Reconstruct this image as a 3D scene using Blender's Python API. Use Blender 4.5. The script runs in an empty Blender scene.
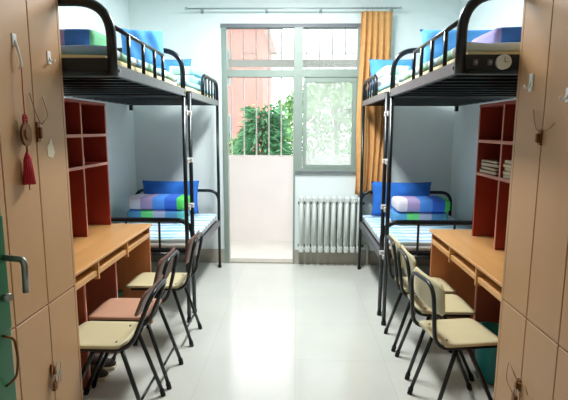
import bpy, bmesh, math, random
from mathutils import Vector, Matrix
random.seed(7)
S = bpy.context.scene
C = S.collection
PI = math.pi

# ------------------------------------------------------------ materials
def lin(c):
    return tuple((v/255/12.92 if v/255 <= .04045 else ((v/255+.055)/1.055)**2.4) for v in c) + (1,)
def mat(name, rgb, rough=.5, metal=0, noise=0, scale=8, bump=0, spec=.5, stretch=(1,1,1)):
    m = bpy.data.materials.new(name); m.use_nodes = True
    nt = m.node_tree; b = nt.nodes['Principled BSDF']
    b.inputs['Base Color'].default_value = lin(rgb)
    b.inputs['Roughness'].default_value = rough
    b.inputs['Metallic'].default_value = metal
    b.inputs['Specular IOR Level'].default_value = spec
    if noise or bump:
        tc = nt.nodes.new('ShaderNodeTexCoord'); mp = nt.nodes.new('ShaderNodeMapping')
        mp.inputs['Scale'].default_value = stretch
        n = nt.nodes.new('ShaderNodeTexNoise'); n.inputs['Scale'].default_value = scale; n.inputs['Detail'].default_value = 6
        nt.links.new(tc.outputs['Object'], mp.inputs[0]); nt.links.new(mp.outputs[0], n.inputs['Vector'])
        if noise:
            r = nt.nodes.new('ShaderNodeValToRGB')
            c = lin(rgb)
            r.color_ramp.elements[0].position = .3; r.color_ramp.elements[1].position = .7
            r.color_ramp.elements[0].color = tuple(v*(1-noise) for v in c[:3])+(1,)
            r.color_ramp.elements[1].color = tuple(min(1, v*(1+noise*.6)) for v in c[:3])+(1,)
            nt.links.new(n.outputs['Fac'], r.inputs[0]); nt.links.new(r.outputs[0], b.inputs['Base Color'])
        if bump:
            bp = nt.nodes.new('ShaderNodeBump'); bp.inputs['Strength'].default_value = bump; bp.inputs['Distance'].default_value = .01
            nt.links.new(n.outputs['Fac'], bp.inputs['Height']); nt.links.new(bp.outputs[0], b.inputs['Normal'])
    return m
def bands(name, cols, axis, period, phase=0, rough=.85, axis2=None, cols2=None, period2=.2):
    """woven cloth: repeating constant-colour bands along one object axis, multiplied by bands on another"""
    m = mat(name, (255,255,255), rough, bump=.25, scale=60)
    nt = m.node_tree; b = nt.nodes['Principled BSDF']
    tc = nt.nodes.new('ShaderNodeTexCoord'); sp = nt.nodes.new('ShaderNodeSeparateXYZ'); nt.links.new(tc.outputs['Object'], sp.inputs[0])
    def ramp(ax, cl, per, ph):
        a = nt.nodes.new('ShaderNodeMath'); a.operation = 'MULTIPLY_ADD'; a.inputs[1].default_value = 1/per; a.inputs[2].default_value = ph+10
        nt.links.new(sp.outputs[ax], a.inputs[0])
        f = nt.nodes.new('ShaderNodeMath'); f.operation = 'FRACT'; nt.links.new(a.outputs[0], f.inputs[0])
        r = nt.nodes.new('ShaderNodeValToRGB'); r.color_ramp.interpolation = 'CONSTANT'
        e = r.color_ramp.elements; e[0].position = 0; e[0].color = lin(cl[0]); e[1].position = 1/len(cl); e[1].color = lin(cl[1])
        for i in range(2, len(cl)):
            q = e.new(i/len(cl)); q.color = lin(cl[i])
        nt.links.new(f.outputs[0], r.inputs[0]); return r
    r1 = ramp(axis, cols, period, phase)
    out = r1.outputs[0]
    if axis2 is not None:
        r2 = ramp(axis2, cols2, period2, .13)
        mx = nt.nodes.new('ShaderNodeMix'); mx.data_type = 'RGBA'; mx.inputs[0].default_value = .3
        nt.links.new(out, mx.inputs[6]); nt.links.new(r2.outputs[0], mx.inputs[7]); out = mx.outputs[2]
    nt.links.new(out, b.inputs['Base Color'])
    return m

M = {}
M['wall'] = mat('wall_paint', (232,243,243), .8, noise=.04, scale=2, bump=.05)
M['dado'] = mat('skirting_render', (178,172,160), .6, noise=.1, scale=12)
M['ceil'] = mat('ceiling_paint', (235,238,238), .9, noise=.03, scale=3)
M['locker'] = mat('tan_laminate', (190,148,106), .42, noise=.07, scale=2.5, stretch=(1,1,.25))
M['seam'] = mat('dark_gap', (112,78,48), .8, noise=.1)
M['desk'] = mat('orange_beech_laminate', (214,160,100), .32, noise=.12, scale=5, stretch=(3,.4,3))
M['deskside'] = mat('reddish_beech_panel', (205,132,82), .45, noise=.12, scale=5, stretch=(3,3,.4))
M['hutch'] = mat('dark_red_board', (160,58,42), .5, noise=.1, scale=6)
M['under'] = mat('reddish_brown_board', (160,82,58), .5, noise=.1, scale=6)
M['edge'] = mat('pinkish_edging', (205,138,120), .5, noise=.06)
M['black'] = mat('black_gloss_enamel', (14,22,28), .28, noise=.2, scale=20)
M['grey'] = mat('grey_enamel_and_sheen', (104,106,112), .35, noise=.15, scale=30, metal=.3)  # plain grey parts; on bed rails it paints the sheen of black enamel
M['deck'] = mat('dark_bed_board', (34,34,38), .7, noise=.2, scale=9)
M['white'] = mat('white_plastic', (232,232,228), .4, noise=.03)
M['chair'] = mat('black_chair_tube', (22,28,30), .3, noise=.15, scale=15)
M['ply_beige'] = mat('greenish_beige_ply', (214,203,164), .4, noise=.06, scale=4)
M['ply_cream'] = mat('cream_ply', (212,200,160), .4, noise=.06, scale=4)
M['ply_pink'] = mat('pinkish_ply', (206,158,132), .4, noise=.1, scale=4)
M['ply_brown'] = mat('brown_ply', (112,78,66), .45, noise=.1, scale=6)
M['rubber'] = mat('rubber', (18,18,18), .8, noise=.1)
M['frame'] = mat('grey_green_window_metal', (142,157,149), .4, noise=.05)
M['framed'] = mat('dark_grey_lintel_metal', (112,118,124), .5, noise=.05)
M['radi'] = mat('cast_iron_white_paint', (214,222,218), .4, noise=.05, scale=14)
M['radd'] = mat('tarnished_nipple', (90,98,98), .5, noise=.1)
M['curtain'] = mat('ochre_curtain', (214,164,104), .9, noise=.08, scale=14, bump=.2)
M['rod'] = mat('curtain_rod', (176,186,188), .35, metal=.5, noise=.05)
M['green'] = mat('green_door_paint', (38,118,78), .35, noise=.12, scale=6)
M['steel'] = mat('worn_steel', (150,150,142), .3, metal=.8, noise=.1)
M['brass'] = mat('old_brass', (120,76,36), .35, metal=.6, noise=.15, scale=30)
M['wire'] = mat('wire', (166,124,92), .4, metal=.4, noise=.1)
M['red'] = mat('red_silk', (186,24,36), .7, noise=.15, scale=60)
M['blue'] = mat('blue_pillow_cotton', (38,112,206), .85, noise=.12, scale=6, bump=.2)
M['lblue'] = mat('light_blue_pillow_cotton', (84,160,232), .85, noise=.12, scale=6, bump=.2)
M['ticking'] = mat('pale_yellow_ticking', (220,206,160), .9, noise=.06, bump=.2)
M['teal'] = mat('teal_plastic', (30,140,140), .35, noise=.05)
M['dgreen'] = mat('dark_green_box', (20,72,56), .6, noise=.1)
M['paper'] = mat('paper', (226,214,188), .8, noise=.05)
M['bookb'] = mat('brown_cover', (110,56,44), .6, noise=.1)
M['shoe'] = mat('dark_canvas', (70,60,58), .8, noise=.2, scale=30)
M['clock'] = mat('clock_face', (222,224,214), .4, noise=.02)
M['pinkwall'] = mat('pink_render', (214,132,122), .9, noise=.06, scale=1.2)
M['balc'] = mat('balcony_paint', (250,240,238), .7, noise=.03, scale=2)
M['balcfloor'] = mat('balcony_floor_paint', (226,222,214), .5, noise=.05, scale=3)
M['grille'] = mat('pale_grille_paint', (222,214,212), .5, noise=.05)
M['bark'] = mat('bark', (88,70,56), .9, noise=.25, scale=12)
M['leaf1'] = mat('fir_green', (84,140,96), .7, noise=.35, scale=2)
M['leaf2'] = mat('leaf_green', (120,166,104), .7, noise=.35, scale=2)
M['ground'] = mat('courtyard_ground', (150,150,140), .9, noise=.15, scale=.6)
M['darkglass'] = mat('dark_window_glass', (96,110,124), .15, noise=.1)
M['lamp'] = mat('added_lamp_tube', (255,255,255), .5)
b = M['lamp'].node_tree.nodes['Principled BSDF']; b.inputs['Emission Color'].default_value = (.93,.98,1,1); b.inputs['Emission Strength'].default_value = 11
M['quilt_lo'] = bands('plaid_quilt_lower', [(54,120,214),(84,206,96),(168,150,206),(44,98,196),(60,160,180)], 0, .60, .45, axis2=2, cols2=[(120,200,160),(90,150,210)], period2=.3)
M['quilt_up'] = bands('plaid_quilt', [(222,216,228),(168,150,196),(74,140,226),(48,100,206),(84,206,96)], 0, .60, .45)
M['quilt_w'] = bands('white_teal_quilt', [(226,238,240),(150,206,220),(236,240,240),(176,220,196)], 0, .3, 0)
M['quilt_n'] = bands('lilac_blue_quilt', [(70,136,220),(172,160,220),(66,126,214),(120,200,150)], 0, .5, .1)
M['sheet'] = bands('striped_sheet', [(206,226,240),(140,192,226),(214,232,242),(90,160,208)], 1, .26, 0, axis2=0, cols2=[(240,244,246),(190,226,220),(240,244,246)], period2=.5)
M['sheetg'] = bands('green_blue_plaid_sheet', [(120,200,160),(230,240,240),(90,160,220),(236,240,236),(80,170,120)], 1, .42, 0, axis2=2, cols2=[(210,235,220),(236,240,244)], period2=.05)

# glass
def glass(name, haze):
    m = bpy.data.materials.new(name); m.use_nodes = True; nt = m.node_tree; nt.nodes.clear()
    o = nt.nodes.new('ShaderNodeOutputMaterial'); t = nt.nodes.new('ShaderNodeBsdfTransparent'); t.inputs[0].default_value = (.94,.97,.96,1)
    g = nt.nodes.new('ShaderNodeBsdfGlossy'); g.inputs['Roughness'].default_value = .05
    d = nt.nodes.new('ShaderNodeBsdfTranslucent'); d.inputs[0].default_value = (.86,.93,.9,1)
    n = nt.nodes.new('ShaderNodeTexNoise'); n.inputs['Scale'].default_value = 3
    mr = nt.nodes.new('ShaderNodeMapRange'); mr.inputs['To Min'].default_value = haze*.8; mr.inputs['To Max'].default_value = haze*1.2
    nt.links.new(n.outputs['Fac'], mr.inputs[0])
    a = nt.nodes.new('ShaderNodeMixShader'); nt.links.new(mr.outputs[0], a.inputs[0]); nt.links.new(t.outputs[0], a.inputs[1]); nt.links.new(d.outputs[0], a.inputs[2])
    c = nt.nodes.new('ShaderNodeMixShader'); c.inputs[0].default_value = .05
    nt.links.new(a.outputs[0], c.inputs[1]); nt.links.new(g.outputs[0], c.inputs[2]); nt.links.new(c.outputs[0], o.inputs[0])
    return m
M['glass'] = glass('clear_glass', .12)
M['hazy'] = glass('dusty_glass', .32)
# floor tiles
def floor_mat():
    m = mat('polished_floor_tile', (206,214,208), .13, spec=.6)
    nt = m.node_tree; b = nt.nodes['Principled BSDF']
    tc = nt.nodes.new('ShaderNodeTexCoord'); br = nt.nodes.new('ShaderNodeTexBrick')
    br.offset = 0; br.inputs['Scale'].default_value = 1; br.inputs['Brick Width'].default_value = .6; br.inputs['Row Height'].default_value = .6
    br.inputs['Mortar Size'].default_value = .0025; br.inputs['Color1'].default_value = lin((214,215,207)); br.inputs['Color2'].default_value = lin((210,212,205)); br.inputs['Mortar'].default_value = lin((200,202,196))
    nt.links.new(tc.outputs['Object'], br.inputs['Vector'])
    n = nt.nodes.new('ShaderNodeTexNoise'); n.inputs['Scale'].default_value = 2.5; n.inputs['Detail'].default_value = 5
    nt.links.new(tc.outputs['Object'], n.inputs['Vector'])
    mx = nt.nodes.new('ShaderNodeMix'); mx.data_type = 'RGBA'; mx.blend_type = 'MULTIPLY'; mx.inputs[0].default_value = .12
    nt.links.new(br.outputs['Color'], mx.inputs[6]); nt.links.new(n.outputs['Fac'], mx.inputs[7]); nt.links.new(mx.outputs[2], b.inputs['Base Color'])
    mr = nt.nodes.new('ShaderNodeMapRange'); mr.inputs['To Min'].default_value = .08; mr.inputs['To Max'].default_value = .24
    nt.links.new(n.outputs['Fac'], mr.inputs[0]); nt.links.new(mr.outputs[0], b.inputs['Roughness'])
    return m
M['floor'] = floor_mat()

# ------------------------------------------------------------ mesh helpers
def box(bm, x0, x1, y0, y1, z0, z1, bev=0, seg=2):
    r = bmesh.ops.create_cube(bm, size=1)
    for v in r['verts']:
        v.co = Vector(((x0+x1)/2+v.co.x*(x1-x0), (y0+y1)/2+v.co.y*(y1-y0), (z0+z1)/2+v.co.z*(z1-z0)))
    if bev:
        es = list({e for v in r['verts'] for e in v.link_edges})
        bmesh.ops.bevel(bm, geom=es, offset=bev, segments=seg, affect='EDGES', profile=.6)
def tube(bm, pts, r, n=10, caps=True):
    pts = [Vector(p) for p in pts]
    q = [pts[0]]
    for p in pts[1:]:
        if (p-q[-1]).length > 1e-5: q.append(p)
    pts = q; rings = []
    T = (pts[1]-pts[0]).normalized(); up = Vector((0,0,1)) if abs(T.z) < .9 else Vector((1,0,0))
    N = T.cross(up).normalized()
    for i, p in enumerate(pts):
        if i == 0: t = (pts[1]-p)
        elif i == len(pts)-1: t = (p-pts[i-1])
        else: t = (pts[i+1]-p).normalized()+(p-pts[i-1]).normalized()
        t.normalize(); N = (N-t*N.dot(t)).normalized(); B = t.cross(N)
        rr = r[i] if isinstance(r, (list, tuple)) else r
        rings.append([bm.verts.new(p+(N*math.cos(a)+B*math.sin(a))*rr) for a in [2*PI*k/n for k in range(n)]])
    for a, b_ in zip(rings, rings[1:]):
        for k in range(n):
            f = bm.faces.new((a[k], a[(k+1)%n], b_[(k+1)%n], b_[k])); f.smooth = True
    if caps:
        bm.faces.new(rings[0][::-1]); bm.faces.new(rings[-1])
def fillet(pts, rad, seg=6):
    pts = [Vector(p) for p in pts]; out = [pts[0]]
    for i in range(1, len(pts)-1):
        a, p, c = pts[i-1], pts[i], pts[i+1]
        da, dc = (a-p), (c-p); r = min(rad, da.length*.49, dc.length*.49)
        s, e = p+da.normalized()*r, p+dc.normalized()*r
        for k in range(seg+1):
            t = k/seg; out.append(s*(1-t)**2+p*2*t*(1-t)+e*t*t)
    out.append(pts[-1]); return out
def cyl(bm, p, axis, r, h, n=20):
    a = Vector(axis).normalized(); tube(bm, [Vector(p), Vector(p)+a*h], r, n)
def obj(name, bm, m, parent=None, loc=None, shade=False):
    bmesh.ops.recalc_face_normals(bm, faces=bm.faces)
    if shade:
        for f in bm.faces: f.smooth = True
    me = bpy.data.meshes.new(name); bm.to_mesh(me); bm.free()
    o = bpy.data.objects.new(name, me); C.objects.link(o); me.materials.append(M[m] if isinstance(m, str) else m)
    if parent: o.parent = parent
    if loc: o.location = loc
    return o
def BX(name, m, parent, *a, **k):
    bm = bmesh.new(); box(bm, *a, **k); return obj(name, bm, m, parent)
def TB(name, m, parent, pts, r, n=10):
    bm = bmesh.new(); tube(bm, pts, r, n); return obj(name, bm, m, parent)
def thing(name, label, cat, loc=(0,0,0), group=None, rz=0):
    o = bpy.data.objects.new(name, None); C.objects.link(o); o.location = loc; o.rotation_euler = (0,0,rz)
    o.empty_display_size = .05
    return tag(o, label, cat, group)
def tag(o, label, cat, group=None):
    o['label'] = label; o['category'] = cat
    if group: o['group'] = group
    return o
def struct(o): o['kind'] = 'structure'; return o
def cushion(w, d, h, nx=22, ny=16, puff=.5, sag=0, wrinkle=.006, seed=1):
    """soft pillow: w along x, d along y, h thick along z, centred"""
    rnd = random.Random(seed); ph = [rnd.uniform(0, 6) for _ in range(6)]
    bm = bmesh.new(); top = {}; bot = {}
    for i in range(nx+1):
        for j in range(ny+1):
            u, v = -1+2*i/nx, -1+2*j/ny
            k = (max(0, 1-u**4)*max(0, 1-v**4))**puff
            pin = 1-.06*(1-abs(u)**2)*(abs(v)**3)
            pin2 = 1-.06*(1-abs(v)**2)*(abs(u)**3)
            x, y = u*w/2*pin2, v*d/2*pin
            z = h/2*k+wrinkle*(math.sin(9*u+ph[0]+3*v)+math.sin(7*v+ph[1]-4*u))*k
            top[i,j] = bm.verts.new((x, y, z+sag*u*u))
            bot[i,j] = top[i,j] if (i in (0,nx) or j in (0,ny)) else bm.verts.new((x, y, -h/2*k*.9+sag*u*u))
    for i in range(nx):
        for j in range(ny):
            bm.faces.new((top[i,j], top[i+1,j], top[i+1,j+1], top[i,j+1]))
            bm.faces.new((bot[i,j], bot[i,j+1], bot[i+1,j+1], bot[i+1,j]))
    for f in bm.faces: f.smooth = True
    return bm
def softbox(x0, x1, y0, y1, z0, z1, bev=.03, amp=.005, seed=1, cuts=9):
    bm = bmesh.new(); box(bm, x0, x1, y0, y1, z0, z1, bev, 3)
    bmesh.ops.subdivide_edges(bm, edges=[e for e in bm.edges if e.calc_length() > .12], cuts=cuts, use_grid_fill=True)
    bmesh.ops.triangulate(bm, faces=[f for f in bm.faces if len(f.verts) > 4])
    r = random.Random(seed); p = [r.uniform(0, 6) for _ in range(4)]
    cz = (z0+z1)/2
    for v in bm.verts:
        x, y, z = v.co
        k = amp*(math.sin(17*x+p[0]+5*y)+math.sin(13*y+p[1]-6*x)+.6*math.sin(31*x+23*y+p[2]))
        if z > cz: v.co.z += k
        v.co.y += k*.6; v.co.x += k*.4
    for f in bm.faces: f.smooth = True
    return bm
def folded(x0, x1, y0, y1, z0, z1, layers, seed, m, label, group=None):
    """quilt folded into a pile: fat rounded layers whose front shows the folds"""
    t = thing('folded_quilt', label, 'quilt', ((x0+x1)/2, (y0+y1)/2, z0), group); t.location.z += .008
    h = (z1-z0)/layers; r = random.Random(seed)
    for k in range(layers):
        dx, dy = r.uniform(-.012,.012), r.uniform(-.01,.01)
        w, d = (x1-x0)/2, (y1-y0)/2
        bm = softbox(-w+dx, w+dx, -d+dy, d+dy, k*h+.002, (k+1)*h-.001, h*.34, .0022, seed+k, 7)
        obj('quilt_fold', bm, m[k % len(m)], t)
    return t

# ------------------------------------------------------------ room dimensions (metres)
D = 5.312                # window wall
XL, XR = -1.84, 1.73     # side walls
ZC = 3.1
YB = -1.5                # far side of the corridor behind the camera
# ------------------------------------------------------------ structure
struct(BX('floor', 'floor', None, XL-.1, XR+.1, YB, D, -.1, 0))
struct(BX('ceiling', 'ceil', None, XL-.1, XR+.1, YB-.1, D+.12, ZC, ZC+.12))
struct(BX('wall_left', 'wall', None, XL-.12, XL, YB, D+.12, 0, ZC))
struct(BX('wall_right', 'wall', None, XR, XR+.12, YB, D+.12, 0, ZC))
struct(BX('wall_back', 'wall', None, XL-.12, XR+.12, YB-.12, YB, 0, ZC))
bm = bmesh.new()                        # wall with the doorway the camera looks through
box(bm, XL, -.72, -.06, .06, 0, ZC); box(bm, .35, XR, -.06, .06, 0, ZC); box(bm, -.72, .35, -.06, .06, 2.15, ZC)
struct(obj('wall_entrance', bm, 'wall'))
# window wall: opening x -.83..-.045 down to the floor (door), x -.045..(.67) down to 1.08 (window), top 2.66
DX0, DX1, WX1, ZT, ZS = -.83, -.02, .672, 2.665, 1.08
bm = bmesh.new()
box(bm, XL, DX0, D, D+.14, 0, ZC); box(bm, WX1, XR, D, D+.14, 0, ZC); box(bm, DX0, WX1, D, D+.14, ZT, ZC); box(bm, DX1, WX1, D, D+.14, 0, ZS)
struct(obj('wall_front', bm, 'wall'))
bm = bmesh.new(); box(bm, XL, DX0-.0, D-.012, D, 0, .165); box(bm, DX1, XR, D-.012, D, 0, .165)
struct(obj('baseboard_front', bm, 'dado'))
struct(BX('baseboard_left', 'dado', None, XL, XL+.012, 3.6, D-.012, 0, .12))
struct(BX('baseboard_right', 'dado', None, XR-.012, XR, 3.5, D-.012, 0, .12))
# frame of the door + window combination
fy0, fy1 = D-.02, D+.08
w1 = struct(BX('window_1', 'frame', None, DX1, DX1+.075, fy0, fy1, ZS-.005, ZT-.03))       # thick mullion
bm = bmesh.new(); box(bm, DX0-.012, WX1+.012, fy0, fy1, ZT-.03, ZT+.01)
obj('lintel', bm, 'framed', w1)
bm = bmesh.new()
box(bm, DX1+.075, WX1, fy0, fy1, ZS-.005, ZS+.03); box(bm, WX1-.022, WX1, fy0, fy1, ZS+.03, ZT-.03); box(bm, DX1+.075, WX1-.022, fy0, fy1, 2.115, 2.20)
obj('window_frame', bm, 'frame', w1)
bm = bmesh.new()      # lower sash
box(bm, .068, .648, D-.01, D+.03, ZS+.032, ZS+.072); box(bm, .068, .648, D-.01, D+.03, 2.06, 2.112)
box(bm, .062, .10, D-.01, D+.03, ZS+.072, 2.06); box(bm, .607, .648, D-.01, D+.03, ZS+.072, 2.06)
obj('window_sash', bm, 'frame', w1)
BX('window_pane', 'hazy', w1, .10, .607, D+.008, D+.013, ZS+.072, 2.06)
BX('window_pane', 'glass', w1, DX1+.075, WX1-.022, D+.02, D+.025, 2.20, ZT-.03)
BX('window_lip', 'framed', w1, DX1+.0, WX1+.01, D-.03, D-.021, ZS-.02, ZS+.002)
d1 = struct(BX('door_1', 'frame', None, DX0, DX0+.05, fy0, fy1, .0, ZT-.03))                # jamb
BX('door_jamb', 'frame', d1, DX1-.022, DX1, fy0, fy1, 0, ZT-.03)
BX('door_transom', 'frame', d1, DX0+.05, DX1-.022, fy0, fy1, 2.115, 2.19)
BX('transom_pane', 'glass', d1, DX0+.05, DX1-.022, D+.02, D+.025, 2.19, ZT-.03)
BX('threshold', 'dado', d1, DX0+.05, DX1-.022, D-.01, D+.14, 0, .015)
BX('door_leaf', 'frame', d1, DX0-.76, DX0-.01, D+.145, D+.185, .03, 2.10)                  # balcony door folded flat against the outside of the wall

# balcony
BY = 6.45
struct(BX('floor_balcony', 'balcfloor', None, -1.96, 1.85, D+.14, BY+.13, -.12, -.005))
struct(BX('wall_balcony', 'balc', None, -1.96, 1.85, BY, BY+.12, -.005, 1.17))
struct(BX('wall_balcony_left', 'balc', None, -1.96, -1.84, D+.14, BY, -.005, ZC))
struct(BX('wall_balcony_right', 'balc', None, 1.73, 1.85, D+.14, BY, -.005, ZC))
struct(BX('ceiling_balcony', 'ceil', None, -1.96, 1.85, D+.14, BY+.12, ZC, ZC+.12))
g = thing('security_grille', 'pale painted steel security grille of upright bars above the balcony wall', 'grille', (0, BY+.06, 1.17))
bm = bmesh.new()
for z0, z1 in ((1.17,1.19), (2.37,2.47)): box(bm, -1.84, 1.73, BY+.045, BY+.075, z0-1.17-0, z1-1.17)
for v in bm.verts: v.co.y -= BY+.06
obj('rail', bm, 'grille', g)
x = -1.75; k = 0
while x < 1.7:
    bm = bmesh.new(); box(bm, x-.009, x+.009, -.009, .009, .02, ZC-1.17); obj('bar', bm, 'grille', g)
    if k % 2 == 0 and x < 1.5:
        bm = bmesh.new(); box(bm, x+.009, x+.161, -.006, .006, 1.375, 1.39); obj('short_bar', bm, 'grille', g)
    x += .17; k += 1

# ------------------------------------------------------------ outside
struct(BX('ground_courtyard', 'ground', None, -40, 40, 7.5, 60, -3.6, -3.4))
bt = thing('apartment_building', 'pink rendered apartment building with rows of windows across the courtyard', 'building', (-6.7, 22, -3.4))
bm = bmesh.new(); box(bm, -9, 5.1, 0, 8, 0, 9.5); obj('wall', bm, 'pinkwall', bt)
bm = bmesh.new(); box(bm, -9.3, 5.4, -.3, 8.3, 9.5, 9.9); obj('roof', bm, 'ceil', bt)
for zz in (1.0, 4.0, 6.9):
    for xx in (-7.8, -5.4, -3, -.6, 2.35):
        bm = bmesh.new(); box(bm, xx, xx+1.3, -.06, .02, zz, zz+1.6); w_ = obj('window', bm, 'frame', bt)
        bm = bmesh.new(); box(bm, xx+.08, xx+.61, -.08, -.05, zz+.08, zz+1.52); box(bm, xx+.69, xx+1.22, -.08, -.05, zz+.08, zz+1.52); obj('window_pane', bm, 'darkglass', w_)
def tree(x, y, h, rad, m, label, n, conifer, seed):
    r = random.Random(seed)
    t = thing('fir_tree' if conifer else 'leafy_tree', label, 'tree', (x, y, -3.4))
    bm = bmesh.new(); tube(bm, [(0,0,0), (.05,.04,h*.5), (0,0,h*.93)], [.16,.11,.03], 10)
    for k in range(16):
        a = r.uniform(0, 2*PI); z = h*(.35+.55*r.random()); L = rad*(1-.6*(z/h-.35))*r.uniform(.6,.95)
        tube(bm, [(0,0,z), (math.cos(a)*L*.5, math.sin(a)*L*.5, z+.12*L), (math.cos(a)*L, math.sin(a)*L, z+(-.12 if conifer else .3)*L)], [.04,.025,.008], 6)
    obj('trunk', bm, 'bark', t)
    bm = bmesh.new()
    for k in range(n):
        if conifer:
            tier = r.random(); z = h*(.28+.72*tier); a = r.choice([j*.785+tier*9 for j in range(8)])+r.gauss(0,.16)
            L = rad*(1-tier*.82)*math.sqrt(r.random()); c = Vector((math.cos(a)*L, math.sin(a)*L, z-.18*L+r.gauss(0,.06)))
            dv = Vector((math.cos(a), math.sin(a), -.25+r.gauss(0,.3))).normalized(); ln, wd = r.uniform(.16,.34), .03
        else:
            v = Vector((r.gauss(0,1), r.gauss(0,1), r.gauss(0,1))).normalized()*r.uniform(.55,1)**.5
            c = Vector((v.x*rad, v.y*rad, h*.68+v.z*h*.32)); dv = Vector((r.gauss(0,1), r.gauss(0,1), r.gauss(-.3,.8))).normalized(); ln, wd = r.uniform(.1,.2), .05
        s = dv.cross(Vector((r.gauss(0,1), r.gauss(0,1), r.gauss(0,1)))).normalized()*wd
        p = [bm.verts.new(c), bm.verts.new(c+dv*ln*.5+s), bm.verts.new(c+dv*ln), bm.verts.new(c+dv*ln*.5-s)]
        bm.faces.new(p)
    obj('foliage', bm, m, t)
tree(-.72, 9.9, 5.4, 1.3, 'leaf1', 'feathery green fir tree nearest the balcony, seen through the open door', 5200, True, 3)
tree(1.05, 12.9, 6.4, 2.0, 'leaf2', 'broad green leafy tree behind the dusty window pane', 9000, False, 5)
tree(3.6, 18.0, 5.6, 1.7, 'leaf2', 'light green leafy tree at the right edge of the window view', 5200, False, 8)
tree(-2.5, 13.6, 4.9, 1.4, 'leaf2', 'low leafy tree at the left edge of the door view', 4200, False, 11)

# ------------------------------------------------------------ radiator
rt = thing('radiator', 'white painted cast iron column radiator on the wall under the window', 'radiator', (0, D-.085, .17))
for k in range(10):
    x0 = .02+k*.0725
    bm = bmesh.new()
    for dy in (-.045, .0, .045): tube(bm, fillet([(x0+.033, dy, .03), (x0+.033, dy, .61)], .01), .0185, 10)
    box(bm, x0+.006, x0+.060, -.066, .066, .0, .075, .018, 3); box(bm, x0+.006, x0+.060, -.066, .066, .565, .63, .018, 3)
    box(bm, x0+.005, x0+.061, -.03, .03, .06, .58, .008, 2)
    obj('section', bm, 'radi', rt)
bm = bmesh.new()
bm.free()
for z in (.07, .56): TB('nipple', 'radd', rt, [(.015,0,z), (.76,0,z)], .017)
TB('supply_pipe', 'radi', rt, fillet([(.755,0,.06), (.82,0,.06), (.82,.06,.06), (.82,.06,-.165)], .03), .014)

# ------------------------------------------------------------ curtain + rod
rod = thing('curtain_rod', 'thin grey curtain rod on brackets above the window', 'curtain rod', (-.06, D-.1, 2.81))
TB('rod', 'rod', rod, [(-1.12,0,0), (1.12,0,0)], .009)
for x in (-.98, -.28, .30, 1.06):
    bm = bmesh.new(); tube(bm, [(x,0,0), (x,.10,.0)], .007, 8); box(bm, x-.015, x+.015, .092, .1, -.03, .03); obj('bracket', bm, 'rod', rod)
for s in (-1, 1):
    bm = bmesh.new(); bmesh.ops.create_uvsphere(bm, u_segments=12, v_segments=8, radius=.018); o = obj('finial', bm, 'rod', rod, (s*1.13,0,0), True)
ct = thing('curtain', 'ochre pleated curtain gathered at the right end of the rod', 'curtain', (.83, D-.1, 2.78))
bm = bmesh.new(); NX, NZ = 90, 34; grid = []
for j in range(NZ+1):
    t = j/NZ; row = []
    for i in range(NX+1):
        u = i/NX; z = -1.95*t
        x = -.165+.33*u+(.012*math.sin(9*t+4*u))*t+(u-.5)*.03*t-.01*t
        y = (.018+.012*t)*math.sin(u*2*PI*5.5+.8*math.sin(3*t+u*4))+.008*math.sin(u*31+t*5)
        row.append(bm.verts.new((x, y-.0, z)))
    grid.append(row)
for j in range(NZ):
    for i in range(NX):
        f = bm.faces.new((grid[j][i], grid[j][i+1], grid[j+1][i+1], grid[j+1][i])); f.smooth = True
o = obj('cloth', bm, 'curtain', ct); o.modifiers.new('s', 'SOLIDIFY').thickness = .003
for k in range(7):
    bm = bmesh.new(); x = -.15+.05*k
    tube(bm, [(x, .016*math.cos(a), .03+.016*math.sin(a)) for a in [2*PI*i/12 for i in range(13)]], .002, 6); obj('curtain_ring', bm, 'rod', ct)

# ------------------------------------------------------------ lockers
def locker(side, s, xf, xw, ys, label):
    """s=-1 left / +1 right; xf front plane, xw wall; ys = column edges from the window end towards the door"""
    t = thing('locker_cabinet', label, 'cabinet', (0,0,0))
    ZS0, ZT0 = .785, 2.62
    def X(d): return xf+s*d      # d metres behind the front plane
    a, b_ = sorted((X(.018), xw-s*.01))
    bm = bmesh.new(); box(bm, a, b_, ys[-1], ys[0], .0, ZT0); obj('body', bm, 'seam', t)
    for y0, y1 in ((ys[0], ys[0]+.012), (ys[-1]-.012, ys[-1])):
        pass
    a, b_ = sorted((X(.0), xw-s*.01))
    bm = bmesh.new(); box(bm, a, b_, ys[0], ys[0]+.016, 0, ZT0+.01); obj('side_panel', bm, 'locker', t)
    bm = bmesh.new(); box(bm, a, b_, ys[-1]-.016, ys[-1], 0, ZT0+.01); obj('side_panel', bm, 'locker', t)
    a, b_ = sorted((X(0), X(.018)))
    for y1, y0 in zip(ys, ys[1:]):
        for z0, z1 in ((.04, ZS0-.003), (ZS0+.003, ZT0)):
            bm = bmesh.new(); box(bm, a, b_, y0+.0025, y1-.0025, z0, z1, .002, 1)
            obj('door', bm, 'locker', t)
    return t
lkL = locker('left', -1, -1.085, XL, [2.185, 1.942, 1.70, 1.455, 1.21, .965, .72, .475, .23], 'tall tan laminate locker cabinet along the left wall beside the green door')
lkR = locker('right', 1, .945, XR, [2.085, 1.860, 1.622, 1.385, 1.15, .915, .68, .445, .21], 'tall tan laminate locker cabinet along the right wall')

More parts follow.
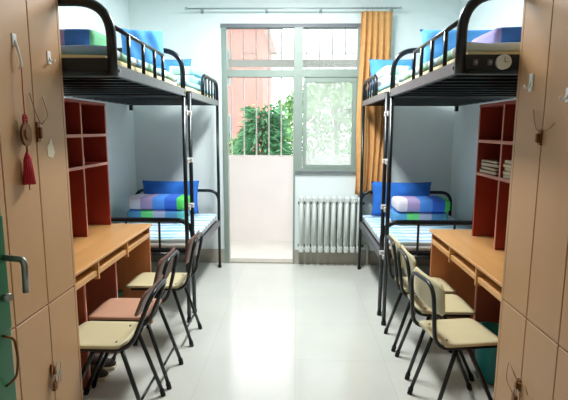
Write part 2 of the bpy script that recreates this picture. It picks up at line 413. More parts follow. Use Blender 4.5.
def hasp(parent, xf, s, y, z, h):
    """brass latch and staple across the joint of two doors"""
    bm = bmesh.new(); a, b_ = sorted((xf, xf-s*.008)); box(bm, a, b_, y-.012, y+.012, z-h/2, z+h/2, .002, 1)
    a, b_ = sorted((xf-s*.008, xf-s*.02)); box(bm, a, b_, y-.007, y+.007, z-h/3, z+h/4, .002, 1)
    return obj('latch', bm, 'brass', parent)
def loop(parent, name, xf, s, pts, r, m):
    return TB(name, m, parent, fillet([(xf-s*d, y, z) for d, y, z in pts], .03, 5), r, 8)
hl = hasp(lkL, -1.085, -1, 1.953, 1.533, .082); hl['label'] = 'brass latch of the upper locker doors'
loop(lkL, 'wire_loop', -1.085, -1, [(.018,1.955,1.565), (.012,1.925,1.62), (.006,1.905,1.69)], .0018, 'wire')
loop(lkL, 'wire_loop', -1.085, -1, [(.018,1.96,1.565), (.012,2.03,1.60), (.006,2.0,1.68)], .0018, 'wire')
hasp(lkR, .945, 1, 1.866, 1.522, .062)
loop(lkR, 'wire_loop', .945, 1, [(.018,1.868,1.55), (.01,1.90,1.57), (.006,1.93,1.63)], .0018, 'wire')
loop(lkR, 'wire_loop', .945, 1, [(.018,1.866,1.55), (.01,1.80,1.55), (.006,1.765,1.575)], .0018, 'wire')
# padlocks and keys hanging on the lower doors: hang from the latch, can be lifted off
def padlock(x, s, y, z, label, ring_at=None):
    t = thing('padlock', label, 'padlock', (x, y, z))
    bm = bmesh.new(); a, b_ = sorted((-s*.006, -s*.022)); box(bm, a, b_, -.013, .013, -.038, 0, .003, 2); obj('lock_body', bm, 'brass', t)
    TB('shackle', 'steel', t, fillet([(-s*.014,-.009,-.002), (-s*.014,-.009,.03), (-s*.014,.009,.03), (-s*.014,.009,-.002)], .009), .0025, 8)
    if ring_at:
        y2, z2 = ring_at
        TB('key_ring', 'steel', t, [(-s*.016, y2+.022*math.cos(a), z2+.022*math.sin(a)) for a in [2*PI*k/20 for k in range(21)]], .0016, 6)
        for dy in (-.006, .012):
            bm = bmesh.new(); box(bm, -s*.018-.001, -s*.018+.001, y2+dy-.008, y2+dy+.008, z2-.045, z2-.02, .0009, 1); box(bm, -s*.018-.001, -s*.018+.001, y2+dy-.003, y2+dy+.003, z2-.08, z2-.045)
            obj('key', bm, 'steel', t)
    return t
hasp(lkL, -1.085, -1, 1.926, .485, .06)
padlock(-1.082, -1, 1.915, .435, 'brass padlock with keys hanging on the lower left locker doors', (.035, .055))
loop(lkL, 'wire_loop', -1.085, -1, [(.01,1.92,.50), (.02,1.885,.46), (.015,1.905,.40)], .0018, 'wire')
hasp(lkR, .945, 1, 1.866, .49, .05)
padlock(.94, 1, 1.864, .445, 'brass padlock on the lower right locker doors')
loop(lkR, 'wire_loop', .945, 1, [(.01,1.87,.50), (.014,1.95,.56), (.014,1.965,.46), (.01,1.90,.43)], .0018, 'wire')
loop(lkR, 'wire_loop', .945, 1, [(.01,1.865,.50), (.014,1.80,.53), (.012,1.775,.50)], .0018, 'wire')
# white hooks
def hook(x, s, y, z, h, label):
    t = thing('adhesive_hook', label, 'hook', (x, y, z))
    bm = bmesh.new(); a, b_ = sorted((0, -s*.005)); box(bm, a, b_, -.014, .014, -h/2, h/2, .002, 2); obj('plate', bm, 'white', t)
    TB('hook', 'white', t, fillet([(-s*.004,0,0), (-s*.010,0,-h*.3), (-s*.026,0,-h*.36), (-s*.028,0,-h*.12)], .01), .004, 8)
hook(-1.0855, -1, 2.085, 1.853, .055, 'small white hook stuck high on the left locker door near the bed')
hook(.9445, 1, 1.975, 1.740, .07, 'white hook stuck on the right locker door nearer the desk')
hook(.9445, 1, 1.70, 1.672, .05, 'white hook stuck on the right locker door at the photo edge')
hk = thing('adhesive_hook', 'white hook on the left locker door from which the red tassel charm hangs', 'hook', (-1.0855, 1.835, 1.85))
bm = bmesh.new(); box(bm, 0, .005, -.013, .013, .01, .055, .002, 2); obj('plate', bm, 'white', hk)
TB('hook', 'white', hk, fillet([(.004,0,.03), (.016,0,-.01), (.022,.004,-.06), (.012,.004,-.075)], .01), .005, 8)
st = thing('sticker', 'small torn white sticker on the left locker door beside the latch', 'sticker', (-1.0845, 2.05, 1.463))
bm = bmesh.new(); P = [(-.028,-.035), (.012,-.045), (.032,-.02), (.02,.01), (.006,.048), (-.012,.02), (-.03,.005)]
lo = [bm.verts.new((0,a,b_)) for a, b_ in P]; hi = [bm.verts.new((.0015,a,b_)) for a, b_ in P]
bm.faces.new(lo); bm.faces.new(hi[::-1])
for k in range(len(P)): bm.faces.new((lo[k], lo[(k+1)%len(P)], hi[(k+1)%len(P)], hi[k]))
obj('paper', bm, 'paper', st)
# tassel charm
ch = thing('tassel_charm', 'red knotted charm with a carved round pendant and red silk tassel', 'charm', (-1.063, 1.835, 1.78))
TB('cord', 'red', ch, [(0,0,0), (.0,-.003,-.09), (0,-.003,-.175)], .002, 6)
bm = bmesh.new()
for k in range(3):
    tube(bm, [(0, .012*math.cos(a)+(-.003), -.19-.0*k+(.02)*math.sin(a)*(1 if k else .5)-.008*k) for a in [2*PI*i/14 for i in range(15)]], .004, 6)
obj('knot', bm, 'red', ch)
bm = bmesh.new(); cyl(bm, (-.005,-.003,-.255), (1,0,0), .034, .010, 24); cyl(bm, (.004,-.003,-.255), (1,0,0), .016, .005, 16)
for v in bm.verts: v.co.z = -.255+(v.co.z+.255)*1.35
obj('pendant', bm, 'brass', ch)
TB('cord', 'brass', ch, [(0,-.003,-.30), (0,-.005,-.33)], .004, 6)
bm = bmesh.new(); tube(bm, [(0,-.005,-.325), (0,-.005,-.345), (0,-.006,-.37), (0,-.006,-.443)], [.006,.013,.015,.022], 14)
for k in range(16):
    a = 2*PI*k/16; tube(bm, [(.012*math.cos(a),-.005+.012*math.sin(a),-.35), (.021*math.cos(a),-.006+.021*math.sin(a),-.452)], .003, 5)
obj('tassel', bm, 'red', ch)
TB('cord', 'brass', ch, [(0,-.006,-.44), (0,-.006,-.475)], .002, 6)

# ------------------------------------------------------------ green entrance door
gd = struct(BX('door_2', 'green', None, -.70, -.655, .10, 1.009, .01, 2.05, bev=.004))
BX('lock_plate', 'green', gd, -.655, -.645, .945, .998, 1.10, 1.36, bev=.003)
TB('door_handle', 'steel', gd, fillet([(-.648,.985,1.268), (-.605,.99,1.263), (-.597,.985,1.253), (-.597,.982,1.190)], .012), .0072, 12)
bm = bmesh.new(); cyl(bm, (-.648,.975,1.18), (1,0,0), .009, .02, 12); obj('keyhole', bm, 'steel', gd)
TB('pull_handle', 'brass', gd, fillet([(-.655,.975,1.09), (-.637,.988,1.08), (-.631,.988,1.03), (-.637,.985,.985), (-.655,.972,.97)], .025), .0028, 10)

# ------------------------------------------------------------ desks and shelves
def desk(s, xf, xw, y0, y1, divs, label, rec=.10):
    t = thing('study_desk', label, 'desk', (0,0,0))
    def bx(name, m, d0, d1, ya, yb, z0, z1, bev=.0015):
        a, b_ = sorted((xf+s*d0, xf+s*d1)); return BX(name, m, t, a, b_, ya, yb, z0, z1, bev=bev, seg=1)
    W = abs(xw-xf)
    bx('desk_top', 'desk', 0, W, y0, y1, .795, .813, .003)
    bx('end_panel', 'deskside', .02, W, y1-.02, y1-.001, 0, .795)
    bx('end_panel', 'deskside', .02, W, y0+.001, y0+.02, 0, .795)
    bx('back_panel', 'under', W-.03, W-.012, y0+.02, y1-.02, .1, .690)
    edges = [y0+.02]+divs+[y1-.02]
    for d in divs:
        bx('divider', 'desk', .004, W-.05, d-.008, d+.008, .690, .795)
        bx('partition', 'under', rec, W-.03, d-.009, d+.009, 0, .690)
        bx('partition_edge', 'edge', rec-.008, rec-.0001, d-.009, d+.009, 0, .690)
    for a, b_ in zip(edges, edges[1:]):
        bx('pencil_shelf', 'desk', .012, W-.05, a+.01, b_-.01, .713, .744)
    return t
desk(-1, -1.13, XL, 2.205, 3.58, [2.585, 3.055], 'long orange wood study desk along the left wall')
desk(1, .995, XR, 2.105, 3.48, [2.555, 3.015], 'long orange wood study desk along the right wall', .20)
def hutch(s, xf, xw, y0, y1, divs, zs, ztop, label):
    t = thing('bookshelf', label, 'bookshelf', (0,0,.813))
    def bx(name, m, d0, d1, ya, yb, z0, z1):
        a, b_ = sorted((xf+s*d0, xf+s*d1)); return BX(name, m, t, a, b_, ya, yb, z0-.813, z1-.813)
    W = abs(xw-xf)
    bx('back_panel', 'hutch', .22, W-.004, y0, y1, .814, ztop)
    for y in [y0+.009]+divs+[y1-.009]:
        p = bx('side_panel', 'hutch', .003, .219, y-.009, y+.009, .814, ztop)
        if y != y1-.009: bx('edge_strip', 'edge', 0, .003, y-.009, y+.009, .814, ztop)
    bx('top_panel', 'hutch', .0, W-.004, y0, y1, ztop, ztop+.018)
    ed = [y0+.009]+divs+[y1-.009]
    for a, b_ in zip(ed, ed[1:]):
        for z in zs:
            bx('shelf', 'hutch', .004, .219, a+.009, b_-.009, z-.009, z+.009)
            bx('shelf_edge', 'edge', 0, .004, a+.009, b_-.009, z-.010, z+.010)
    return t
hutch(-1, -1.43, XL, 2.21, 3.53, [2.67, 3.115], [1.29, 1.50], 1.715, 'dark red open bookshelf standing on the left desk')
hutch(1, 1.23, XR, 2.11, 3.27, [2.47, 2.885], [1.255, 1.475], 1.70, 'dark red open bookshelf standing on the right desk, holding books')
# things on the shelves and under the desks
cup = thing('small_bottle', 'small white bottle with cap on the left bookshelf', 'bottle', (-1.49, 3.20, 1.30))
bm = bmesh.new(); tube(bm, [(0,0,0), (0,0,.005), (0,0,.045), (0,0,.06)], [.022,.026,.026,.012], 16); obj('bottle_body', bm, 'white', cup)
bm = bmesh.new(); cyl(bm, (0,0,.06), (0,0,1), .013, .022, 14); obj('cap', bm, 'white', cup)
# books lying in the right shelf
bz = 1.268
for k, (w, d, h, m) in enumerate([(.20,.25,.022,'bookb'), (.19,.26,.02,'bookb'), (.18,.24,.024,'bookb'), (.17,.23,.018,'bookb')]):
    t = thing('book', 'brown covered book lying in the right bookshelf, ' + ['bottom of the pile','second from the bottom of the pile','third from the bottom of the pile','topmost of the pile'][k], 'book', (1.335, 3.09, bz), 'books lying in the right bookshelf', rz=[.03,-.05,.08,-.02][k])
    bm = bmesh.new(); box(bm, -w/2, w/2, -d/2, d/2, 0, .003); box(bm, -w/2, w/2, -d/2, d/2, h-.003, h); box(bm, w/2-.003, w/2, -d/2, d/2, .003, h-.003); obj('cover', bm, m, t)
    bm = bmesh.new(); box(bm, -w/2+.004, w/2-.004, -d/2+.004, d/2-.004, .0032, h-.0032); obj('pages', bm, 'paper', t)
    bz += h+.001
t = thing('paper_box', 'small cream paper box at the window end of the right bookshelf', 'box', (1.29, 3.225, 1.265))
bm = bmesh.new(); box(bm, -.03, .03, -.022, .022, 0, .07, .002, 1); obj('box_body', bm, 'paper', t)
bm = bmesh.new(); box(bm, -.031, .031, -.023, .023, .071, .085, .002, 1); obj('box_lid', bm, 'paper', t)
t = thing('paper_stack', 'pale stack of papers in the right bookshelf next to the locker', 'papers', (1.345, 2.80, 1.265))
for k in range(5):
    bm = bmesh.new(); o_ = random.uniform(-.008,.008); box(bm, -.10+o_, .10+o_, -.06, .06, k*.022, k*.022+.019, .002, 1); obj('bundle', bm, 'paper', t)
# teal bin
t = thing('plastic_bin', 'teal plastic bin on the floor under the right desk', 'bin', (1.235, 2.80, 0))
bm = bmesh.new()
prof = [(.0,.085), (.02,.092), (.30,.118), (.31,.126), (.32,.126), (.32,.112), (.03,.082), (.025,.0)]
rings = [[bm.verts.new((r*math.cos(2*PI*k/28), r*math.sin(2*PI*k/28), z)) for k in range(28)] for z, r in prof[:-1]]
for a, b_ in zip(rings, rings[1:]):
    for k in range(28): bm.faces.new((a[k], a[(k+1)%28], b_[(k+1)%28], b_[k])).smooth = True
bm.faces.new(rings[0][::-1]); bm.faces.new(rings[-1]); tag(t, t['label'], 'bin'); obj('bin_body', bm, 'teal', t)
TB('bin_handle', 'teal', t, fillet([(0,-.12,.31), (-.02,-.13,.25), (-.02,.13,.25), (0,.12,.31)], .05), .004, 8)
t = thing('storage_box', 'dark green storage box on the floor under the left desk', 'box', (-1.50, 3.30, 0))
bm = bmesh.new(); box(bm, -.14, .14, -.18, .18, 0, .26, .012, 2); obj('box_body', bm, 'dgreen', t)
bm = bmesh.new(); box(bm, -.15, .15, -.19, .19, .261, .30, .01, 2); obj('box_lid', bm, 'dgreen', t)
def shoe(x, y, rz, label):
    t = thing('shoe', label, 'shoe', (x, y, 0), 'shoes under the left desk', rz)
    bm = bmesh.new(); box(bm, -.13, .13, -.042, .042, 0, .022, .012, 2); obj('sole', bm, 'paper', t)
    bm = bmesh.new(); rs = []
    for k, (xx, w, h) in enumerate([(-.125,.02,.05), (-.11,.034,.075), (-.05,.036,.075), (0,.037,.07), (.05,.038,.05), (.1,.034,.035), (.125,.015,.02)]):
        rs.append([bm.verts.new((xx, w*math.cos(a), .022+max(0, h*math.sin(a)))) for a in [PI*i/10 for i in range(11)]])
    for a, b_ in zip(rs, rs[1:]):
        for i in range(10): bm.faces.new((a[i], a[i+1], b_[i+1], b_[i])).smooth = True
        bm.faces.new((a[0], b_[0], b_[-1], a[-1]))
    bm.faces.new(rs[0]); bm.faces.new(rs[-1][::-1]); obj('upper', bm, 'shoe', t)
shoe(-1.30, 2.84, .1, 'dark shoe under the left desk, farther of the pair')
shoe(-1.30, 2.72, -.05, 'dark shoe under the left desk, nearer of the pair')

# ------------------------------------------------------------ beds
R_ = .016
def slab_frame(t, s, xf, xw, y0, y1, zr, rail_m='grey', deck=True):
    """deck of one bunk: side rails, cross slats, board. zr = top of rail"""
    a, b_ = sorted((xf-s*.018, xf+s*.012))
    BX('side_rail', rail_m, t, a, b_, y0, y1, zr-.052, zr)  # window reflection on the black rail put into its grey colour
    a, b_ = sorted((xw-s*.018, xw+s*.012))
    BX('side_rail', 'grey', t, a, b_, y0, y1, zr-.052, zr)
    a, b_ = sorted((xf+s*.012, xw-s*.018))
    n = 9
    for k in range(n):
        y = y0+.03+(y1-y0-.06)*k/(n-1); BX('slat', 'black', t, a, b_, y-.014, y+.014, zr-.05, zr-.018)
    BX('bed_board', 'deck', t, a, b_, y0+.02, y1-.02, zr-.0175, zr-.004)
def hoop(t, s, xf, xw, y, zb, zt, r=R_, rad=.17, name='end_frame', bars=(), cross=()):
    """inverted U across the bed end"""
    bm = bmesh.new(); tube(bm, fillet([(xf,y,zb), (xf,y,zt), (xw,y,zt), (xw,y,zb)], rad, 9), r, 12)
    for z in cross: tube(bm, [(xf,y,z), (xw,y,z)], .014, 8)
    e = obj(name, bm, 'black', t)
    for f, z0 in bars:
        x = xf+(xw-xf)*f; TB('end_bar', 'black', e, [(x,y,z0), (x,y,zt-.0)], .010, 8)
    return e
def leg(t, x, y, z, r=R_):
    l = TB('leg', 'black', t, [(x,y,.012), (x,y,z)], r, 12)
    bm = bmesh.new(); cyl(bm, (x,y,0), (0,0,1), r+.004, .03, 12); obj('foot', bm, 'rubber', l)
def bedset(s, xf, xw, yn, L):
    y1, y2, y3 = yn[1], yn[2], yn[3]
    # --- near loft bed
    t = thing('loft_bed', L['loft'], 'bed', (0,0,0), rz=0)
    slab_frame(t, s, xf, xw, yn[0], y1, 1.845)
    hoop(t, s, xf, xw, yn[0], 1.79, 2.125, .023, .17, bars=[(.5,1.79)], cross=(1.80,))
    BX('end_board', 'deck', t, min(xf,xw)+.02, max(xf,xw)-.02, yn[0]-.008, yn[0]+.008, 1.79, 1.872)
    hoop(t, s, xf, xw, y1, 1.79, 2.125, .019, .17, bars=[(.5,1.79)], cross=(1.80,))
    leg(t, xf, y1, 1.80)
    for y in (yn[0]+.4, y1-.12):
        BX('wall_bracket', 'black', t, min(xw+s*.012, xw+s*.048), max(xw+s*.012, xw+s*.048), y-.02, y+.02, 1.80, 1.845)
    gr = TB('guard_rail', 'black', t, [(xf, yn[0]+.0, 2.018), (xf, yn[0]+.84, 2.012)], .011, 8)
    for y in (.22, .45, .66, .835): TB('guard_bar', 'black', gr, [(xf, yn[0]+y, 1.84), (xf, yn[0]+y, 2.013)], .0105, 8)
    for y in (yn[0]+.03, y1-.03):
        bm = bmesh.new(); cyl(bm, (xf-s*.018, y, 1.82), (-s,0,0), .008, .006, 8); obj('bolt', bm, 'steel', t)
    # --- far bunk bed
    b = thing('bunk_bed', L['bunk'], 'bed', (0,0,0))
    slab_frame(b, s, xf, xw, y2, y3, 1.845); slab_frame(b, s, xf, xw, y2, y3, .545)
    for y in (y2, y3):
        leg(b, xf, y, 1.83); leg(b, xw, y, .70)
        BX('wall_bracket', 'black', b, min(xw+s*.012, xw+s*.048), max(xw+s*.012, xw+s*.048), y-.04, y-.0, 1.80, 1.845)
    hoop(b, s, xf+s*.0, xw, y2, .50, .80, .020, .16, bars=[(.30,.5), (.6,.5)], cross=(.51,))
    hoop(b, s, xf, xw, y3, .50, .875, .017, .12, bars=[(.30,.5), (.6,.5)], cross=(.51,))
    hp = TB('guard_rail', 'black', b, fillet([(xf,y2+.55,1.80), (xf,y2+.55,2.035), (xf,y3,2.035), (xf,y3,1.80)], .17, 9), .017, 10)
    for k in range(4):
        y = y2+.55+(y3-y2-.55)*(k+1)/5; TB('guard_bar', 'black', hp, [(xf,y,1.84), (xf,y,2.03)], .009, 8)
    for z in (.55, .93, 1.30, 1.67):
        r = TB('ladder_rung', 'grey', b, [(xf,y1+.024,z), (xf,y2-.018,z)], .011, 8)
        for y in (y1+.035, y2-.03):
            bm = bmesh.new(); box(bm, xf-.024, xf+.024, y-.010, y+.010, z-.018, z+.018, .003, 1); obj('rung_cap', bm, 'white', r)
    # small corner bracket below the upper deck at the wall
    bm = bmesh.new(); box(bm, min(xw,xw-s*.03), max(xw,xw-s*.03), y3-.08, y3-.04, 1.74, 1.795); obj('bracket', bm, 'black', b)
yL = [2.235, 3.60, 3.80, 5.12]; yR = [2.13, 3.60, 3.80, 5.12]
bedset(-1, -.862, -1.79, yL, dict(loft='black steel loft bed above the left desk with its side rail sheen painted grey', bunk='black steel bunk bed by the window on the left side, with a ladder'))
bedset(1, .705, 1.68, yR, dict(loft='black steel loft bed above the right desk with its side rail sheen painted grey', bunk='black steel bunk bed by the window on the right side, with a ladder'))

def mattress(x0, x1, y0, y1, z, h, m, label, seed, m2='ticking'):
    cx, cy = (x0+x1)/2, (y0+y1)/2
    t = thing('mattress', label, 'mattress', (cx, cy, z))
    obj('ticking', softbox(x0-cx, x1-cx, y0-cy, y1-cy, .0, h*.55, .02, .0015, seed), m2, t)
    obj('sheet', softbox(x0-cx-.008, x1-cx+.008, y0-cy-.006+.02, y1-cy+.006, h*.56, h+.004, h*.2, .003, seed+1), m, t)
mattress(-1.765, -.895, 2.25, 3.565, 1.845, .085, 'sheetg', 'thin mattress with green and blue plaid sheet on the left loft bed', 1)
mattress(-1.765, -.895, 3.84, 5.09, 1.845, .085, 'quilt_w', 'thin mattress with white and teal sheet on the upper left bunk', 3)
mattress(-1.765, -.885, 3.84, 5.09, .545, .075, 'sheet', 'thin mattress with blue and white striped sheet on the lower left bunk', 5, 'white')
mattress(.74, 1.655, 2.15, 3.565, 1.845, .085, 'sheetg', 'thin mattress with green and blue plaid sheet on the right loft bed', 7)
mattress(.74, 1.655, 3.84, 5.09, 1.845, .085, 'quilt_w', 'thin mattress with white and teal sheet on the upper right bunk', 9)
mattress(.73, 1.655, 3.84, 5.09, .545, .075, 'sheet', 'thin mattress with blue and white striped sheet on the lower right bunk', 11, 'white')
# quilts
folded(-1.665, -1.10, 4.50, 4.80, .625, .875, 2, 21, ['quilt_lo','quilt_up'], 'plaid quilt folded in two layers on the lower left bunk')
folded(.955, 1.475, 4.50, 4.80, .625, .875, 2, 25, ['quilt_lo','quilt_up'], 'plaid quilt folded in two layers on the lower right bunk')
folded(-1.70, -1.02, 2.40, 2.72, 1.935, 2.035, 1, 29, ['quilt_n'], 'blue and green quilt folded at the door end of the left loft bed')
folded(.94, 1.60, 2.36, 2.72, 1.935, 2.035, 1, 33, ['quilt_n'], 'blue and lilac quilt folded at the door end of the right loft bed')
folded(-1.15, -.92, 4.25, 4.75, 1.935, 2.09, 2, 37, ['quilt_w'], 'white and teal quilt folded on the upper left bunk')
folded(.76, .99, 4.20, 4.68, 1.935, 2.09, 2, 41, ['quilt_w'], 'white and teal quilt folded on the upper right bunk')
def pillow(x, y, z, w, d, h, rx, rz, m, label, seed):
    t = thing('pillow', label, 'pillow', (x, y-.01, z+.015))
    o = obj('pillow_case', cushion(w, d, h, seed=seed), m, t); o.rotation_euler = (rx, 0, rz)
pillow(-1.37, 5.03, .80, .62, .36, .11, 1.38, .03, 'blue', 'blue pillow standing against the end frame of the lower left bunk', 1)
pillow(1.12, 5.03, .80, .64, .37, .11, 1.38, -.03, 'blue', 'blue pillow standing against the end frame of the lower right bunk', 2)
pillow(-1.10, 3.44, 2.09, .30, .30, .10, 1.28, .35, 'lblue', 'light blue pillow leaning at the window end of the left loft bed', 3)
pillow(1.19, 3.46, 2.09, .66, .30, .11, 1.34, -.03, 'lblue', 'light blue pillow leaning at the window end of the right loft bed', 4)
pillow(-1.30, 4.97, 2.09, .40, .33, .11, 1.32, 0, 'lblue', 'light blue pillow leaning at the head of the upper left bunk', 5)
pillow(.96, 4.97, 2.09, .46, .33, .11, 1.30, .0, 'lblue', 'light blue pillow leaning at the head of the upper right bunk', 6)
# round clock clipped on the end of the right loft bed
t = thing('round_clock', 'small round white clock on the end board of the right loft bed', 'clock', (.882, 2.103, 1.838))
bm = bmesh.new(); cyl(bm, (0,.018,0), (0,-1,0), .031, .022, 28); obj('case', bm, 'white', t)
bm = bmesh.new(); cyl(bm, (0,-.004,0), (0,-1,0), .027, .003, 28); obj('dial', bm, 'clock', t)
bm = bmesh.new(); box(bm, -.001, .001, -.0085, -.0072, 0, .02); box(bm, 0, .014, -.0085, -.0072, -.001, .001); obj('hands', bm, 'black', t)
for x, lb in ((.765,'nearer the aisle'), (.828,'beside the clock')):
    t = thing('clip', 'small grey clip on the end board of the right loft bed, ' + lb, 'clip', (x, 2.110, 1.838))
    bm = bmesh.new(); box(bm, -.01, .01, 0, .012, -.012, .012, .002, 1); obj('clip_body', bm, 'grey', t)
    bm = bmesh.new(); cyl(bm, (0,0,0), (0,-1,0), .005, .004, 10); obj('clip_pin', bm, 'steel', t)

# ------------------------------------------------------------ chairs
def chair(x, y, rz, label, seat_m, back_m, lean=.08, w=.15, depth=.38, zs=.45, zt=.78, ls=0, bar=True):
    """local +X = front; origin below the rear edge of the seat"""
    t = thing('school_chair', label, 'chair', (x, y, 0), 'chairs pushed up to the desks', rz)
    # seat: plywood panel with rounded corners and a waterfall front edge
    bm = bmesh.new(); NX, NY = 12, 10; sw = w+.012; top = []; bot = []
    for i in range(NX+1):
        u = i/NX; rt, rb = [], []
        for j in range(NY+1):
            v = -1+2*j/NY
            cr = 1.0
            e = min(u, 1-u)*depth
            if e < .05: cr = 1-(1-math.sqrt(max(0, 1-(1-e/.05)**2)))*.05/sw*1.0
            z = zs-.008*(1-v*v)*math.sin(PI*u)-(.018*((u-.85)/.15)**2 if u > .85 else 0)+(.012*((.1-u)/.1)**2 if u < .1 else 0)
            rt.append(bm.verts.new((u*depth, v*sw*cr, z))); rb.append(bm.verts.new((u*depth, v*sw*cr, z-.014)))
        top.append(rt); bot.append(rb)
    for i in range(NX):
        for j in range(NY):
            bm.faces.new((top[i][j], top[i+1][j], top[i+1][j+1], top[i][j+1])).smooth = True
            bm.faces.new((bot[i][j], bot[i][j+1], bot[i+1][j+1], bot[i+1][j])).smooth = True
    for i in range(NX):
        bm.faces.new((top[i][0], bot[i][0], bot[i+1][0], top[i+1][0])); bm.faces.new((top[i][-1], top[i+1][-1], bot[i+1][-1], bot[i][-1]))
    for j in range(NY):
        bm.faces.new((top[0][j], top[0][j+1], bot[0][j+1], bot[0][j])); bm.faces.new((top[-1][j], bot[-1][j], bot[-1][j+1], top[-1][j+1]))
    st_ = obj('seat', bm, seat_m, t)
    for (sx, sy) in ((.06,-.7), (.06,.7)):
        bm = bmesh.new(); cyl(bm, (sx, sy*w, zs-.006), (0,0,1), .006, .010, 8); obj('rivet', bm, 'steel', st_)
    # back hoop tube, running on under the seat
    z0 = zs-.026; ww = w-.008; xb = -.022
    def side(sy): return [(depth-.05, sy*ww, z0), (xb+.02, sy*ww, z0), (xb-.004, sy*ww, z0+.05)]
    tp = [(xb-lean, -ww, zt), (xb-lean, ww, zt)]
    pts = fillet([(depth-.05,-ww,z0), (xb,-ww,z0), (xb-lean,-ww,zt), (xb-lean,ww,zt), (xb,ww,z0), (depth-.05,ww,z0)], .085, 8)
    TB('back_frame', 'chair', t, pts, .0115, 10)
    # backrest plate in front of the hoop, slightly dished
    bm = bmesh.new(); F, B = [], []; zb0, zb1 = zs+.16, zt+.012; pw = w+.034
    for i in range(9):
        u = i/8; z = zb0+(zb1-zb0)*u; xl = xb-lean*(z-z0)/(zt-z0)+.022; f_, b_ = [], []
        inset = .03*(1-math.sqrt(max(0, 1-(1-min(1, min(u, 1-u)*8*.5))**2)))
        for j in range(11):
            v = -1+2*j/10; xx = xl-.0+.010*(v*v)-.002
            f_.append(bm.verts.new((xx+.010, v*(pw-inset), z))); b_.append(bm.verts.new((xx, v*(pw-inset), z)))
        F.append(f_); B.append(b_)
    for i in range(8):
        for j in range(10):
            bm.faces.new((F[i][j], F[i][j+1], F[i+1][j+1], F[i+1][j])).smooth = True; bm.faces.new((B[i][j], B[i+1][j], B[i+1][j+1], B[i][j+1])).smooth = True
        bm.faces.new((F[i][0], F[i+1][0], B[i+1][0], B[i][0])); bm.faces.new((F[i][-1], B[i][-1], B[i+1][-1], F[i+1][-1]))
    for j in range(10):
        bm.faces.new((F[0][j], B[0][j], B[0][j+1], F[0][j+1])); bm.faces.new((F[-1][j], F[-1][j+1], B[-1][j+1], B[-1][j]))
    obj('backrest', bm, back_m, t)
    for sy in (-1, 1):
        for (xa, xf_) in ((.085+ls, -.045+ls), (.17, .36)):
            l = TB('leg', 'chair', t, [(xa, sy*(w-.026), z0-.004), (xf_, sy*w, .012)], .0115, 10)
            bm = bmesh.new(); d = Vector((xf_-xa, 0, -z0)).normalized(); p = Vector((xf_, sy*w, .012))-d*.028
            tube(bm, [p, Vector((xf_, sy*w, .0))], .0145, 10); obj('foot', bm, 'rubber', l)
    xr = ls+.085+(-.045-.085)*(1-.13/z0)
    if bar: TB('stretcher', 'chair', t, [(xr, -w+.005, .13), (xr, w-.005, .13)], .008, 8)
    bm = bmesh.new()
    for xq in (.09, .27): tube(bm, [(xq, -ww, z0), (xq, ww, z0)], .008, 8)
    obj('seat_rail', bm, 'chair', t)
    return t
# left row faces the left wall (rz = pi), right row faces the right wall
chair(-.872, 2.388, PI, 'school chair with greenish beige seat at the left desk, nearest the camera', 'ply_beige', 'ply_brown', lean=.125, depth=.37, zt=.725, ls=-.055, w=.146)
chair(-.862, 2.76, PI, 'school chair with pinkish seat, middle one of the left row', 'ply_pink', 'ply_brown', lean=.09, depth=.385, zt=.79, ls=-.06)
chair(-.80, 3.32, PI, 'cream seated school chair at the left desk, nearest the window', 'ply_cream', 'ply_brown', lean=.07, depth=.42, ls=-.01)
chair(.722, 2.46, .16, 'school chair with beige back at the right desk, nearest the camera', 'ply_beige', 'ply_cream', lean=.025, depth=.38, zt=.765, bar=False, ls=.025)
chair(.745, 2.92, 0, 'beige school chair, middle one of the right row', 'ply_cream', 'ply_cream', lean=.05, depth=.37, bar=False)
chair(.735, 3.292, 0, 'beige school chair at the right desk, nearest the window', 'ply_cream', 'ply_cream', lean=.045, w=.145, depth=.38, bar=False)

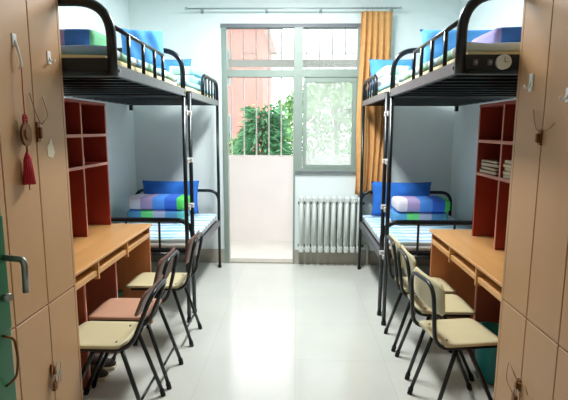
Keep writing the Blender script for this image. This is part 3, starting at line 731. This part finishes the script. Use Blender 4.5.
# ------------------------------------------------------------ light
t = thing('added_ceiling_lamp', 'added white fluorescent tube lamp, unseen, on the ceiling above the aisle', 'added ceiling lamp', (-.06, 3.75, 3.0))  # out-of-view lamp added to light the room
bm = bmesh.new(); box(bm, -.10, .10, -.65, .65, .05, .0999, .01, 1); obj('added_lamp_housing', bm, 'white', t)
for x in (-.05, .05):
    TB('added_lamp_tube', 'lamp', t, [(x,-.6,.025), (x,.6,.025)], .016, 12)
def area(name, loc, rot, sx, sy, e, col):
    l = bpy.data.lights.new(name, 'AREA'); l.shape = 'RECTANGLE'; l.size = sx; l.size_y = sy; l.energy = e; l.color = col
    o = bpy.data.objects.new(name, l); C.objects.link(o); o.location = loc; o.rotation_euler = rot; return o
area('added_ceiling_fill', (-.06, 3.75, 2.99), (0,0,0), .3, 1.25, 104, (.97,.99,.98))  # added area light, does the lighting for the unseen lamp
area('added_corridor_fill', (0, -.8, 3.02), (0,0,0), .3, 1.0, 12, (1,.90,.76))  # added warm fill without a fixture, brightens the lockers
w = bpy.data.worlds.new('overcast_sky'); S.world = w; w.use_nodes = True
bg = w.node_tree.nodes['Background']; bg.inputs[0].default_value = (.95,.97,1,1); bg.inputs[1].default_value = 4.3

# ------------------------------------------------------------ camera
f = 470.; pitch = math.atan(71/f); roll = math.radians(.25); yaw = math.atan(13/f*math.cos(pitch))
cam = bpy.data.cameras.new('camera'); co = bpy.data.objects.new('camera', cam); C.objects.link(co)
cam.sensor_fit = 'HORIZONTAL'; cam.sensor_width = 36; cam.lens = 36*f/568; cam.clip_start = .02
co.matrix_world = Matrix.Translation((0,0,1.55)) @ Matrix.Rotation(yaw,4,'Z') @ Matrix.Rotation(PI/2-pitch,4,'X') @ Matrix.Rotation(roll,4,'Z')
S.camera = co
S.view_settings.view_transform = 'Standard'; S.view_settings.look = 'None'; S.view_settings.exposure = 0; S.view_settings.gamma = 1
S.view_settings.use_curve_mapping = False

# things of one kind share a group
GROUPS = {'pillow': 'blue pillows on the beds', 'mattress': 'mattresses on the bunks', 'quilt': 'folded quilts on the beds',
          'bed': 'black steel beds along the walls', 'desk': 'study desks along the walls', 'bookshelf': 'red bookshelves on the desks',
          'cabinet': 'tan locker cabinets', 'hook': 'white hooks on the lockers', 'padlock': 'padlocks on the lower locker doors', 'tree': 'trees outside the window', 'clip': 'clips beside the clock'}
for o in S.objects:
    c = o.get('category')
    if c in GROUPS and not o.get('group'): o['group'] = GROUPS[c]
